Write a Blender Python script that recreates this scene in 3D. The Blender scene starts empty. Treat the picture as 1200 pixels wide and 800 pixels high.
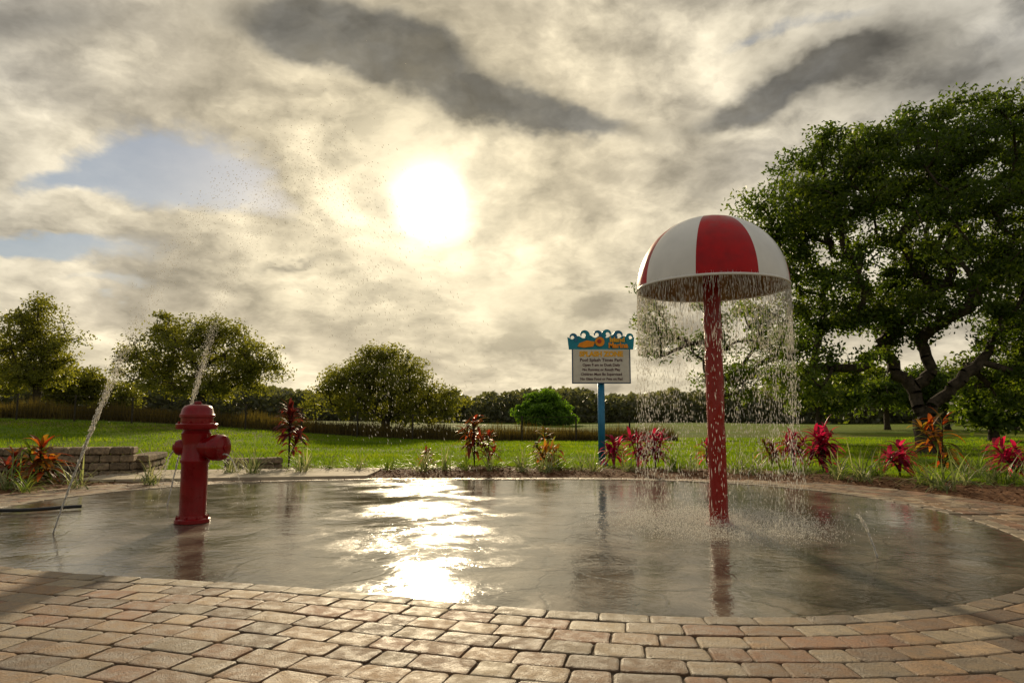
import bpy, math, random
import numpy as np
from mathutils import Vector, Matrix, noise as mnoise
random.seed(7); rng=np.random.default_rng(7)
scene=bpy.context.scene
H=0.96; F=800.0; PITCH=math.atan(90/800)
cp,sp=math.cos(PITCH),math.sin(PITCH)
def ray(px,py):
    a=(px-600)/F; b=(400-py)/F
    return Vector((a, cp-b*sp, sp+b*cp))
def G(px,py,z=0.0):
    r=ray(px,py); t=(z-H)/r.z
    return (r.x*t, r.y*t)
def P(px,py,d):
    r=ray(px,py); t=d/r.y
    return Vector((r.x*t,d,H+r.z*t))
def sm(a,b,x):
    t=np.clip((x-a)/(b-a),0,1); return t*t*(3-2*t)
# ---------------- camera
cam=bpy.data.cameras.new("camera"); cam.lens=24; cam.sensor_width=36; cam.clip_end=8000; cam.clip_start=0.05
co=bpy.data.objects.new("camera",cam); co.location=(0,0,H); co.rotation_euler=(math.pi/2+PITCH,0,0)
scene.collection.objects.link(co); scene.camera=co
scene.view_settings.view_transform='Standard'; scene.view_settings.look='None'; scene.view_settings.exposure=0
# ---------------- helpers
def link(o,parent=None,label=None,cat=None,kind=None,group=None):
    scene.collection.objects.link(o)
    if parent is not None: o.parent=parent
    if label: o["label"]=label
    if cat: o["category"]=cat
    if kind: o["kind"]=kind
    if group: o["group"]=group
    return o
def mk(name,verts,faces,mats,smooth=False,mi=None,tint=None,col=None):
    me=bpy.data.meshes.new(name)
    v=np.asarray(verts,dtype=np.float32).reshape(-1,3)
    if isinstance(faces,np.ndarray):
        k=faces.shape[1]; n=faces.shape[0]
        me.vertices.add(len(v)); me.vertices.foreach_set('co',v.ravel())
        me.loops.add(n*k); me.loops.foreach_set('vertex_index',faces.ravel().astype(np.int32))
        me.polygons.add(n); me.polygons.foreach_set('loop_start',(np.arange(n)*k).astype(np.int32))
        me.update(calc_edges=True)
    else:
        me.from_pydata(v.tolist(),[],faces)
    if smooth: me.polygons.foreach_set('use_smooth',[True]*len(me.polygons))
    if not isinstance(mats,(list,tuple)): mats=[mats]
    for m in mats: me.materials.append(m)
    if mi is not None: me.polygons.foreach_set('material_index',np.asarray(mi,dtype=np.int32))
    if tint is not None:
        a=me.attributes.new('tint','FLOAT','POINT'); a.data.foreach_set('value',np.asarray(tint,dtype=np.float32))
    if col is not None:
        a=me.attributes.new('pcol','FLOAT_COLOR','POINT'); c=np.ones((len(v),4),dtype=np.float32); c[:,:3]=col; a.data.foreach_set('color',c.ravel())
    me.update()
    return bpy.data.objects.new(name,me)
class MB:
    def __init__(s): s.v=[];s.f=[];s.m=[];s.c=[]
    def add(s,v,f,m=0,c=None):
        o=len(s.v); s.v+= [tuple(x) for x in v]; s.f+=[tuple(i+o for i in q) for q in f]; s.m+=[m]*len(f)
        if c is not None: s.c+=[c]*len(v)
    def obj(s,name,mats,smooth=False): return mk(name,s.v,s.f,mats,smooth,s.m,col=(np.array(s.c) if s.c else None))
def lathe(prof,n=32,M=None,cap=True):
    v=[];f=[]
    for r,z in prof:
        for i in range(n):
            a=2*math.pi*i/n; p=Vector((r*math.cos(a),r*math.sin(a),z)); v.append(tuple(M@p) if M else tuple(p))
    for j in range(len(prof)-1):
        for i in range(n):
            f.append((j*n+i,j*n+(i+1)%n,(j+1)*n+(i+1)%n,(j+1)*n+i))
    if cap:
        f.append(tuple(range(n-1,-1,-1))); f.append(tuple((len(prof)-1)*n+i for i in range(n)))
    return v,f
def box(cx,cy,cz,sx,sy,sz,b=0.0,rot=0.0):
    sx/=2;sy/=2;sz/=2
    v=[];c,s=math.cos(rot),math.sin(rot)
    lv=[(-sz,0),( -sz+b,1),(sz-b,1),(sz,0)] if b>0 else [(-sz,1),(sz,1)]
    for z,full in lv:
        i=0 if full else b
        for x,y in ((-sx+i,-sy+i),(sx-i,-sy+i),(sx-i,sy-i),(-sx+i,sy-i)):
            v.append((cx+x*c-y*s,cy+x*s+y*c,cz+z))
    n=len(lv); f=[(3,2,1,0)]
    for j in range(n-1):
        for i in range(4): f.append((j*4+i,j*4+(i+1)%4,(j+1)*4+(i+1)%4,(j+1)*4+i))
    f.append(tuple((n-1)*4+i for i in range(4)))
    return v,f
# ---------------- node helpers
class NT:
    def __init__(s,nt): s.nt=nt; nt.nodes.clear()
    def n(s,t,**k):
        x=s.nt.nodes.new(t)
        for a,b in k.items(): setattr(x,a,b)
        return x
    def set(s,sock,val):
        if isinstance(val,bpy.types.NodeSocket): s.nt.links.new(val,sock)
        else: sock.default_value=val
    def math(s,op,a,b=None,c=None,clamp=False):
        x=s.n('ShaderNodeMath',operation=op,use_clamp=clamp); s.set(x.inputs[0],a)
        if b is not None: s.set(x.inputs[1],b)
        if c is not None: s.set(x.inputs[2],c)
        return x.outputs[0]
    def vm(s,op,a,b=None,scale=None):
        x=s.n('ShaderNodeVectorMath',operation=op); s.set(x.inputs[0],a)
        if b is not None: s.set(x.inputs[1],b)
        if scale is not None: s.set(x.inputs[3],scale)
        return x.outputs['Value'] if op in('DOT_PRODUCT','LENGTH','DISTANCE') else x.outputs[0]
    def noise(s,vec,scale,detail=4,rough=.5,dist=0,color=False,dims='3D'):
        x=s.n('ShaderNodeTexNoise',noise_dimensions=dims)
        if vec is not None: s.set(x.inputs['Vector'],vec)
        x.inputs['Scale'].default_value=scale;x.inputs['Detail'].default_value=detail;x.inputs['Roughness'].default_value=rough;x.inputs['Distortion'].default_value=dist
        return x.outputs['Color'] if color else x.outputs['Fac']
    def ramp(s,fac,stops,interp='LINEAR'):
        x=s.n('ShaderNodeValToRGB'); s.set(x.inputs[0],fac); e=x.color_ramp.elements; x.color_ramp.interpolation=interp
        while len(e)<len(stops): e.new(0.5)
        for i,(p,c) in enumerate(stops):
            e[i].position=p; e[i].color=(*c,1) if not isinstance(c,(int,float)) else (c,c,c,1)
        return x.outputs[0]
    def mix(s,fac,a,b,mode='MIX'):
        x=s.n('ShaderNodeMix',data_type='RGBA',blend_type=mode); s.set(x.inputs[0],fac)
        for k,val in ((6,a),(7,b)):
            if isinstance(val,tuple) and len(val)==3: val=(*val,1)
            s.set(x.inputs[k],val)
        return x.outputs[2]
    def mr(s,v,a,b,c=0,d=1,smooth=True):
        x=s.n('ShaderNodeMapRange'); 
        if smooth: x.interpolation_type='SMOOTHSTEP'
        s.set(x.inputs[0],v)
        for i,q in enumerate((a,b,c,d)): x.inputs[i+1].default_value=q
        return x.outputs[0]
    def bump(s,h,strength=.5,dist=.01,normal=None):
        x=s.n('ShaderNodeBump'); s.set(x.inputs['Height'],h); s.set(x.inputs['Strength'],strength); x.inputs['Distance'].default_value=dist
        if normal is not None: s.set(x.inputs['Normal'],normal)
        return x.outputs[0]
def newmat(name):
    m=bpy.data.materials.new(name); m.use_nodes=True; t=NT(m.node_tree)
    out=t.n('ShaderNodeOutputMaterial'); return m,t,out
def prin(t,out,col,rough=.5,spec=.5,normal=None,metal=0,coat=0):
    b=t.n('ShaderNodeBsdfPrincipled')
    t.set(b.inputs['Base Color'],(*col,1) if isinstance(col,tuple) and len(col)==3 else col)
    t.set(b.inputs['Roughness'],rough); t.set(b.inputs['Specular IOR Level'],spec); t.set(b.inputs['Metallic'],metal); t.set(b.inputs['Coat Weight'],coat)
    b.inputs['Coat Roughness'].default_value=.08
    if normal is not None: t.set(b.inputs['Normal'],normal)
    if out is not None: t.nt.links.new(b.outputs[0],out.inputs[0])
    return b
def simple(name,col,rough=.5,spec=.5,var=.25,nscale=8,bump=.2,bd=.005,metal=0,coat=0):
    m,t,out=newmat(name); tc=t.n('ShaderNodeTexCoord').outputs['Object']
    n=t.noise(tc,nscale,6,.6); n2=t.noise(tc,nscale*7,3,.6)
    c=t.mix(t.mr(n,.3,.7),tuple(x*(1-var) for x in col),tuple(min(1,x*(1+var)) for x in col))
    r=t.math('ADD',t.math('MULTIPLY',n2,.25),rough-.12)
    prin(t,out,c,r,spec,t.bump(n2,bump,bd),metal,coat); return m
# ---------------- sun & world
SUNPX=(505,236)
sd=ray(*SUNPX).normalized()
elev=math.asin(sd.z); az=math.atan2(sd.x,sd.y)
L=bpy.data.lights.new("sun",'SUN'); L.energy=4.8; L.angle=math.radians(2.0); L.color=(1,.81,.53); L.specular_factor=.16
so=bpy.data.objects.new("sun",L); so.rotation_euler=(-sd).to_track_quat('-Z','Y').to_euler(); so.location=(0,0,30); scene.collection.objects.link(so)
w=bpy.data.worlds.new("World"); scene.world=w; w.use_nodes=True
t=NT(w.node_tree); wo=t.n('ShaderNodeOutputWorld')
sky=t.n('ShaderNodeTexSky'); sky.sky_type='NISHITA'; sky.sun_disc=False; sky.sun_elevation=elev; sky.sun_rotation=az%(2*math.pi); sky.air_density=1.2; sky.dust_density=1.0
D=t.vm('NORMALIZE',t.n('ShaderNodeTexCoord').outputs['Generated'])
sep=t.n('ShaderNodeSeparateXYZ'); t.set(sep.inputs[0],D); dz=sep.outputs[2]
def scl(x,k): return t.math('MULTIPLY',x,k)
def warp(vec,sc,amp,det=3):
    c=t.noise(vec,sc,det,.6,color=True)
    return t.vm('ADD',vec,t.vm('SCALE',t.vm('SUBTRACT',c,(.5,.5,.5)),scale=amp))
cz_=t.n('ShaderNodeCombineXYZ'); t.set(cz_.inputs[0],sep.outputs[0]); t.set(cz_.inputs[1],sep.outputs[1]); t.set(cz_.inputs[2],scl(t.math('POWER',t.math('MAXIMUM',dz,0.0),.72),1.75))
Dq=cz_.outputs[0]
cn=t.vm('SUBTRACT',t.noise(Dq,2.6,6,.60,color=True),(.5,.5,.5))
Wp=t.vm('ADD',Dq,t.vm('SCALE',cn,scale=.14))
b0=t.noise(Wp,3.3,10,.585)
b2n=t.noise(Wp,11.0,5,.58)
b1=t.noise(t.vm('ADD',Wp,t.vm('SCALE',t.vm('NORMALIZE',t.vm('SUBTRACT',tuple(sd),D)),scale=.04)),3.3,6,.57)
rel=t.math('SUBTRACT',b0,b1)
iy=t.math('DIVIDE',1.0,t.math('MAXIMUM',sep.outputs[1],.06))
UV=t.vm('ADD',t.vm('SCALE',D,scale=iy),t.vm('SCALE',cn,scale=.24))
def uvpx(px,py):
    r=ray(px,py); return r.x/r.y, r.z/r.y
def feats(L_):
    acc=None
    for (px,py,sx,sy,ang,k) in L_:
        u,v_=uvpx(px,py); mp=t.n('ShaderNodeMapping',vector_type='TEXTURE'); t.set(mp.inputs[0],UV)
        mp.inputs[1].default_value=(u,1,v_); mp.inputs[2].default_value=(0,math.radians(-ang),0); mp.inputs[3].default_value=(sx/F,1e3,sy/F)
        q=t.vm('DOT_PRODUCT',mp.outputs[0],mp.outputs[0]); e=t.math('POWER',.36788,q)
        acc=t.math('MULTIPLY_ADD',e,k,acc if acc is not None else 0.0)
    return acc
s_=t.vm('DOT_PRODUCT',D,tuple(sd)); q1=t.math('SUBTRACT',1.0,s_)
def gl(k,amp): return scl(t.math('EXPONENT',t.math('DIVIDE',q1,-k)),amp)
wide=gl(.15,1.0)
blue=feats([(205,205,115,58,-6,1.15),(20,292,120,22,0,1.0),(60,212,90,20,8,.7),(330,255,70,24,-20,.4),(1010,12,180,26,8,.7),(640,50,50,40,0,.2),(850,60,80,40,20,.45),(80,330,80,10,0,.45),(1110,150,60,20,15,.35),(720,300,60,14,0,.2)])
bl=t.mr(t.math('ADD',blue,t.math('ADD',scl(t.math('SUBTRACT',b0,.5),-1.7),scl(t.math('SUBTRACT',b2n,.5),-.3))),.36,.80)
dark=feats([(380,25,130,60,-8,1.1),(470,75,110,50,-22,1.15),(590,145,95,32,-8,1.1),(690,165,60,24,-4,1.15),(740,130,40,14,-10,.6),(60,20,190,50,5,.8),(880,135,120,26,24,.85),(980,75,110,26,24,.8),(1130,80,150,34,18,.55),(150,278,60,10,5,.7),(345,298,60,9,0,.55),(880,195,60,12,5,.65),(820,238,50,10,0,.6),(1040,215,80,16,8,.4)])
dk=t.mr(t.math('ADD',dark,t.math('ADD',scl(t.math('SUBTRACT',b0,.5),2.6),scl(t.math('SUBTRACT',b2n,.5),.5))),.26,1.0)
tex=t.mr(t.math('ADD',scl(b0,.8),scl(b2n,.2)),.39,.61)
shade=t.mix(tex,(.26,.27,.285),(.52,.50,.45))
shade=t.mix(wide,shade,t.mix(tex,(.58,.485,.32),(.90,.76,.50)))
lowz=t.mr(dz,.0,.30,1,0)
shade=t.mix(scl(lowz,.70),shade,t.mix(tex,(.64,.54,.37),(.90,.77,.52)))
darkc=t.mix(t.mr(t.math('ADD',scl(b0,.6),scl(b2n,.4)),.40,.62),(.20,.20,.195),(.065,.063,.060))
darkc=t.mix(scl(wide,.30),darkc,(.34,.29,.19))
cl=t.mix(scl(dk,.95),shade,darkc)
lit=t.math('MULTIPLY_ADD',rel,3.9,1.0); lit=t.math('MULTIPLY_ADD',t.math('SUBTRACT',b2n,.5),.25,lit)
lit=t.math('MINIMUM',t.math('MAXIMUM',lit,.62),1.5)
cl=t.vm('SCALE',cl,scale=lit)
glow=t.math('ADD',t.math('ADD',gl(.00066,3.6),gl(.006,.32)),gl(.05,.17))
glow=t.math('MULTIPLY',glow,t.math('SUBTRACT',1.0,scl(dk,.75)))
g=t.n('ShaderNodeVectorMath',operation='SCALE'); g.inputs[0].default_value=(1.0,.90,.66); t.set(g.inputs[3],glow)
cl=t.vm('ADD',cl,g.outputs[0])
b1_=t.n('ShaderNodeBackground'); t.set(b1_.inputs[0],sky.outputs[0]); b1_.inputs[1].default_value=.05
bh=t.n('ShaderNodeBackground'); bh.inputs[0].default_value=(.055,.10,.19,1); bh.inputs[1].default_value=.7
bs=t.n('ShaderNodeAddShader'); 
t.nt.links.new(b1_.outputs[0],bs.inputs[0]); t.nt.links.new(bh.outputs[0],bs.inputs[1])
b2=t.n('ShaderNodeBackground'); t.set(b2.inputs[0],cl); b2.inputs[1].default_value=1.0
ms=t.n('ShaderNodeMixShader'); t.set(ms.inputs[0],t.math('SUBTRACT',1.0,scl(bl,.86)))
t.nt.links.new(bs.outputs[0],ms.inputs[1]); t.nt.links.new(b2.outputs[0],ms.inputs[2]); t.nt.links.new(ms.outputs[0],wo.inputs[0])
# ---------------- pad outline
pts=[G(*p) for p in [(0,663),(150,671),(300,683),(450,701),(600,714),(720,721),(850,723),(980,719),(1090,705),(1200,682),(1250,655),(1190,628),(1130,608),(1040,588),(940,573),(800,564),(600,562),(400,563),(250,567),(130,577),(30,592),(-60,612),(-110,632),(-70,652)]]
PC=np.array([-.4,7.0])
pp=np.array(pts)-PC; th=np.arctan2(pp[:,1],pp[:,0]); rr=np.hypot(pp[:,0],pp[:,1])
K=5
A=np.column_stack([np.ones_like(th)]+[f(k*th) for k in range(1,K) for f in (np.cos,np.sin)])
coef=np.linalg.lstsq(A,rr,rcond=None)[0]
NP=720; TH=np.linspace(0,2*np.pi,NP,endpoint=False)
AT=np.column_stack([np.ones_like(TH)]+[f(k*TH) for k in range(1,K) for f in (np.cos,np.sin)])
RR=AT@coef
POLY=PC+np.column_stack([RR*np.cos(TH),RR*np.sin(TH)])
tan=np.roll(POLY,-1,0)-np.roll(POLY,1,0); tan/=np.linalg.norm(tan,axis=1)[:,None]
NORM=np.column_stack([tan[:,1],-tan[:,0]])
for _ in range(40): NORM=(np.roll(NORM,1,0)+np.roll(NORM,-1,0)+NORM)/3
NORM/=np.linalg.norm(NORM,axis=1)[:,None]
def off(o): return POLY+NORM*o
def dist_out(x,y):
    x=np.asarray(x,float);y=np.asarray(y,float)
    a=np.arctan2(y-PC[1],x-PC[0])
    r=np.interp(a%(2*np.pi),np.append(TH,2*np.pi),np.append(RR,RR[0]))
    return np.hypot(x-PC[0],y-PC[1])-r
def terr(x,y):
    x=np.asarray(x,float);y=np.asarray(y,float)
    d=np.hypot(x,y)
    ang=np.arctan2(x,y)
    left=1-sm(-.55,-.05,ang)
    z=-.035+ left*sm(14,50,d)*1.15*(ang>-2.2) 
    z=z+ .18*sm(16,40,d)*np.sin(x*.11+1)*np.cos(y*.07)
    return z
# ---------------- terrain
radii=np.concatenate([[0],np.geomspace(2,4000,110)]); ns=180
V=[(0,0,-.035)];
for r in radii[1:]:
    a=np.linspace(0,2*np.pi,ns,endpoint=False); x=r*np.sin(a); y=r*np.cos(a)
    V+=list(zip(x,y,terr(x,y)))
Fc=[(0,1+(i+1)%ns,1+i) for i in range(ns)]
for j in range(len(radii)-2):
    for i in range(ns):
        a=1+j*ns+i;b=1+j*ns+(i+1)%ns; Fc.append((a,b,b+ns,a+ns))
m,t,out=newmat("lawn"); tc=t.n('ShaderNodeTexCoord').outputs['Object']
a=t.noise(tc,.12,6,.6); b=t.noise(tc,1.1,6,.7); c=t.noise(tc,30,4,.7); st=t.noise(t.vm('MULTIPLY',tc,(.03,.35,1)),1,4,.6)
colr=t.mix(t.mr(a,.35,.65),(.095,.16,.014),(.18,.21,.024))
colr=t.mix(scl(t.mr(b,.45,.7),.5),colr,(.055,.095,.010))
colr=t.mix(scl(t.mr(st,.50,.62),.65),colr,(.12,.09,.03))
colr=t.mix(scl(t.mr(c,.35,.65),.35),colr,(.03,.055,.008))
prin(t,out,colr,.9,.03,t.bump(c,.6,.05)); lawnmat=m
link(mk("lawn_ground",V,Fc,lawnmat,True),kind="structure",label="wide grassy park field reaching the horizon")
# ---------------- mulch
def annulus(name,o1,o2,z,mat,zf=None):
    A1=o1 if isinstance(o1,np.ndarray) else np.full(NP,o1); B1=o2 if isinstance(o2,np.ndarray) else np.full(NP,o2)
    rows=6; v=[]
    for k in range(rows+1):
        o=A1+(B1-A1)*k/rows; p=POLY+NORM*o[:,None]
        zz=z+ (0.04*math.sin(math.pi*k/rows) if zf else 0)
        v+= [(x,y,zz) for x,y in p]
    f=[]
    for k in range(rows):
        for i in range(NP):
            j=(i+1)%NP; f.append((k*NP+i,(k+1)*NP+i,(k+1)*NP+j,k*NP+j))
    return mk(name,v,f,mat,True)
dirx=NORM[:,0]; diry=NORM[:,1]
PW=.42+ .75*sm(.35,.9,np.abs(dirx)) ; PW=np.where(diry<0, np.maximum(PW,.5+3.6*sm(.15,.75,-diry)),PW)
for _ in range(30): PW=(np.roll(PW,1)+np.roll(PW,-1)+PW)/3
BW=PW+2.3+.35*np.sin(TH*9)+.2*np.sin(TH*23+1)
m,t,out=newmat("mulch"); tc=t.n('ShaderNodeTexCoord').outputs['Object']
vo=t.n('ShaderNodeTexVoronoi'); t.set(vo.inputs[0],t.vm('MULTIPLY',warp(tc,20,.03),(22,40,30))); vo.inputs['Scale'].default_value=1
colr=t.mix(t.mr(vo.outputs['Color'],.1,.9),(.06,.024,.010),(.19,.09,.04))
prin(t,out,colr,.9,.1,t.bump(vo.outputs['Distance'],.9,.03)); mulch=m
link(annulus("mulch_bed",PW-.05,BW,-.012,mulch,True),kind="structure",label="brown bark mulch planting bed")
def leafquads(C,L,W,flat=None):
    n=len(C); u=rng.normal(size=(n,3)); 
    if flat is not None: u[:,2]*=flat
    u/=np.linalg.norm(u,axis=1)[:,None]
    v=np.cross(u,rng.normal(size=(n,3)) if flat is None else np.array([0,0,1])+rng.normal(0,.35,(n,3))); v/=np.linalg.norm(v,axis=1)[:,None]
    L=np.asarray(L)*np.ones(n); W=np.asarray(W)*np.ones(n)
    q=np.stack([C-u*L[:,None],C+v*W[:,None]-u*L[:,None]*.1,C+u*L[:,None],C-v*W[:,None]-u*L[:,None]*.1],1)
    return q.reshape(-1,3),np.arange(n*4).reshape(n,4)
n=12000; idx=(rng.integers(0,NP,n)); fr=rng.uniform(0,1,n)
o=PW[idx]+.02+(BW[idx]-PW[idx]+.1)*fr; pxy=POLY[idx]+NORM[idx]*o[:,None]+rng.normal(0,.02,(n,2))
cc=np.column_stack([pxy,.0+.035*np.sin(np.pi*fr)+rng.uniform(0,.02,n)])
v,f=leafquads(cc,rng.uniform(.02,.055,n),rng.uniform(.007,.016,n),.3)
tn=np.repeat(rng.uniform(0,1,n),4)
m,t,out=newmat("bark_chip"); at=t.n('ShaderNodeAttribute',attribute_name='tint').outputs['Fac']
prin(t,out,t.ramp(at,[(0,(.05,.02,.01)),(.6,(.16,.075,.035)),(1,(.26,.15,.08))]),.85,.1)
link(mk("bark_chips",v,f,m,tint=tn),kind="stuff",label="loose bark chips over the planting bed",cat="mulch")
# ---------------- pad
m,t,out=newmat("wet_pad"); tc=t.n('ShaderNodeTexCoord').outputs['Object']
mx,my=G(843,615)
hx,hy=G(225,612)
big=t.noise(tc,.55,5,.6,.6); mid=t.noise(warp(tc,1.5,.5),2.2,7,.65,.5); fine=t.noise(tc,38,3,.6)
colr=t.mix(t.mr(mid,.32,.68),(.060,.050,.037),(.22,.18,.13))
colr=t.mix(scl(t.mr(fine,.3,.7),.35),colr,(.07,.058,.042))
dm=t.vm('DISTANCE',tc,(mx,my,0.0)); 
rip=t.math('SINE',t.math('ADD',scl(dm,46.0),scl(mid,14.0)))
near=t.mr(dm,.3,1.9,1,0)
w1=t.noise(warp(tc,1.2,.6),4.0,3,.5,.8); w2=t.noise(warp(tc,5,.1),19,3,.6,.5)
vo=t.n('ShaderNodeTexVoronoi',feature='DISTANCE_TO_EDGE'); t.set(vo.inputs[0],warp(tc,1.4,.5)); vo.inputs['Scale'].default_value=1.5
crack=t.mr(vo.outputs['Distance'],0,.03)
amp=t.mr(big,.38,.62,.35,1.0)
hgt=t.math('ADD',scl(w1,.42),t.math('MULTIPLY',scl(w2,.46),amp))
hgt=t.math('ADD',hgt,t.math('MULTIPLY',scl(near,.13),rip)); hgt=t.math('ADD',hgt,scl(crack,.12)); hgt=t.math('ADD',hgt,t.math('MULTIPLY',scl(mid,1.1),amp))
rough=t.mr(t.math('ADD',scl(big,.6),scl(mid,.5)),.47,.70,.05,.26)
b=prin(t,out,t.mix(scl(t.math('SUBTRACT',1.0,crack),.6),colr,(.04,.034,.026)),rough,.5,t.bump(hgt,.42,.013))
b.inputs['IOR'].default_value=1.42
v=[(PC[0],PC[1],0)]
rows=24
for k in range(1,rows+1):
    v+=[(PC[0]+(x-PC[0])*k/rows,PC[1]+(y-PC[1])*k/rows,0) for x,y in POLY]
f=[(0,1+i,1+(i+1)%NP) for i in range(NP)]
for k in range(rows-1):
    for i in range(NP):
        j=(i+1)%NP; f.append((1+k*NP+i,1+(k+1)*NP+i,1+(k+1)*NP+j,1+k*NP+j))
link(mk("splash_pad_floor",v,f,m,True),kind="structure",label="wet round concrete splash pad with thin water film")
# ---------------- pavers
m,t,out=newmat("joint_sand"); tc=t.n('ShaderNodeTexCoord').outputs['Object']
prin(t,out,t.mix(t.noise(tc,60,3),(.045,.033,.022),(.11,.08,.052)),.95,.1,t.bump(t.noise(tc,90,3),.6,.01))
link(annulus("paving_bed",0.0,PW+.0,-.001,m),kind="structure",label="sand bed under paving")
m,t,out=newmat("paver"); tc=t.n('ShaderNodeTexCoord').outputs['Object']
at=t.n('ShaderNodeAttribute',attribute_name='pcol').outputs['Color']
a=t.noise(tc,14,6,.65); b_=t.noise(tc,110,4,.7); c_=t.noise(tc,1.2,4,.6)
colr=t.mix(1.0,at,t.mix(t.mr(a,.3,.7),(.62,.60,.56),(1.25,1.22,1.14)),'MULTIPLY')
colr=t.mix(scl(t.mr(b_,.48,.72),.65),colr,(.05,.034,.02))
colr=t.mix(scl(t.mr(c_,.5,.75),.15),colr,(.08,.056,.034))
prin(t,out,colr,t.mr(a,.35,.65,.45,.75),.32,t.bump(t.math('ADD',b_,scl(a,.9)),1.0,.009)); pavermat=m
pal=[((.30,.19,.105),3),((.205,.12,.066),3),((.27,.205,.135),2.0),((.26,.135,.075),2.4),((.37,.26,.16),1.6),((.15,.098,.062),1.8),((.40,.315,.21),.8)]
pc=[p[0] for p in pal]; pw=[p[1] for p in pal]
allv=[];allf=[];allc=[]
ringw=.160
def build_ring(o0,o1,border=False):
    om=(o0+o1)/2; p=off(om); seg=np.linalg.norm(np.roll(p,-1,0)-p,axis=1); S=np.concatenate([[0],np.cumsum(seg)]); tot=S[-1]
    pi=np.vstack([POLY,POLY[:1]]); ni=np.vstack([NORM,NORM[:1]]); pwi=np.append(PW,PW[0])
    s=random.uniform(0,.2)
    end=s+tot-.1
    while s<end:
        Lg=random.choice([.16,.21,.21,.26,.26]) if not border else random.choice([.24,.25,.26])
        if s+Lg>end+.1: break
        def at_(sv,o):
            sv=sv%tot; x=np.array([np.interp(sv,S,pi[:,q]) for q in (0,1)]); nn=np.array([np.interp(sv,S,ni[:,q]) for q in (0,1)]); return x+nn*o
        smid=(s+Lg/2)%tot; w_=np.interp(smid,S,pwi)
        if o1<=w_+.03:
            g=.0032; j=lambda: random.uniform(-.0035,.0035)
            c4=[at_(s+g,o0+g),at_(s+Lg-g,o0+g),at_(s+Lg-g,o1-g),at_(s+g,o1-g)]
            c4=[np.array([q[0]+j(),q[1]+j()]) for q in c4]
            cen=sum(c4)/4; col=random.choices(pc,pw)[0]
            if border: col=random.choice([(.33,.265,.18),(.27,.215,.15),(.29,.215,.14),(.24,.185,.13)])
            kf=random.uniform(.72,1.12); col=tuple(x*kf for x in col)
            ol=[]
            for q in range(4):
                A_,B_,C_=c4[q-1],c4[q],c4[(q+1)%4]
                r=.018*random.uniform(.5,1.6)
                d1=(A_-B_)/np.linalg.norm(A_-B_); d2=(C_-B_)/np.linalg.norm(C_-B_)
                ol+= [B_+d1*r, B_+(d1+d2)*r*.29, B_+d2*r]
                ol.append((B_+C_)/2+np.array([j(),j()])*.8)
            tz=.008+random.uniform(-.002,.002); tx,ty=random.uniform(-.015,.015),random.uniform(-.015,.015)
            base=len(allv)
            for inset,z in ((0,-.02),(0,-.006),(.003,-.0018),(.012,0.0)):
                for q in ol:
                    dd=cen-q; ln=np.linalg.norm(dd); e=q+dd/ln*inset
                    allv.append((e[0],e[1],tz+z+tx*(e[0]-cen[0])+ty*(e[1]-cen[1]))); allc.append(col)
            N=16
            for lv in range(3):
                for q in range(N):
                    allf.append((base+lv*N+q,base+lv*N+(q+1)%N,base+(lv+1)*N+(q+1)%N,base+(lv+1)*N+q))
            allf.append(tuple(base+3*N+q for q in range(N)))
        s+=Lg
build_ring(.010,.148,True)
o=.150
while o<4.2:
    build_ring(o,o+ringw); o+=ringw
allf=[tuple(reversed(q)) for q in allf]
ob=mk("brick_paving",allv,allf,pavermat,False,col=np.array(allc)); link(ob,kind="structure",label="tumbled concrete brick paving in curved courses")
m=simple("pale_concrete",(.36,.30,.21),.85,.2,.25,3,.3)
def slab(name,quad,z,mat,label):
    v=[(x,y,-.03) for x,y in quad]+[(x,y,z) for x,y in quad]
    f=[(4,5,6,7),(0,1,5,4),(1,2,6,5),(2,3,7,6),(3,0,4,7)]
    link(mk(name,v,f,mat),kind="structure",label=label)
slab("walkway",[G(85,566),G(430,560.5),G(450,551),G(150,554)],.05,m,"pale concrete walkway beside the planting bed")
# ---------------- leaf materials
def leafmat(name,stops,trans=.45,rough=.5,spec=.3,backc=1.6):
    m,t,out=newmat(name); at=t.n('ShaderNodeAttribute',attribute_name='tint').outputs['Fac']
    c=t.ramp(at,stops); b=prin(t,None,c,rough,spec)
    tr=t.n('ShaderNodeBsdfTranslucent'); t.set(tr.inputs[0],t.mix(1.0,c,(backc,backc*1.0,backc*.4),'MULTIPLY'))
    mx_=t.n('ShaderNodeMixShader'); mx_.inputs[0].default_value=trans
    t.nt.links.new(b.outputs[0],mx_.inputs[1]); t.nt.links.new(tr.outputs[0],mx_.inputs[2]); t.nt.links.new(mx_.outputs[0],out.inputs[0]); return m
oakleaf=leafmat("oak_leaf",[(0,(.030,.052,.009)),(.5,(.062,.096,.013)),(1,(.13,.155,.022))],.52,backc=2.0)
lightleaf=leafmat("light_leaf",[(0,(.08,.088,.016)),(.5,(.135,.138,.026)),(1,(.21,.20,.042))],.55,backc=1.9)
greenleaf=leafmat("green_leaf",[(0,(.06,.12,.012)),(.5,(.10,.19,.02)),(1,(.16,.26,.03))],.55)
bark=simple("bark",(.065,.05,.036),.85,.15,.45,6,.9,.03)
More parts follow.
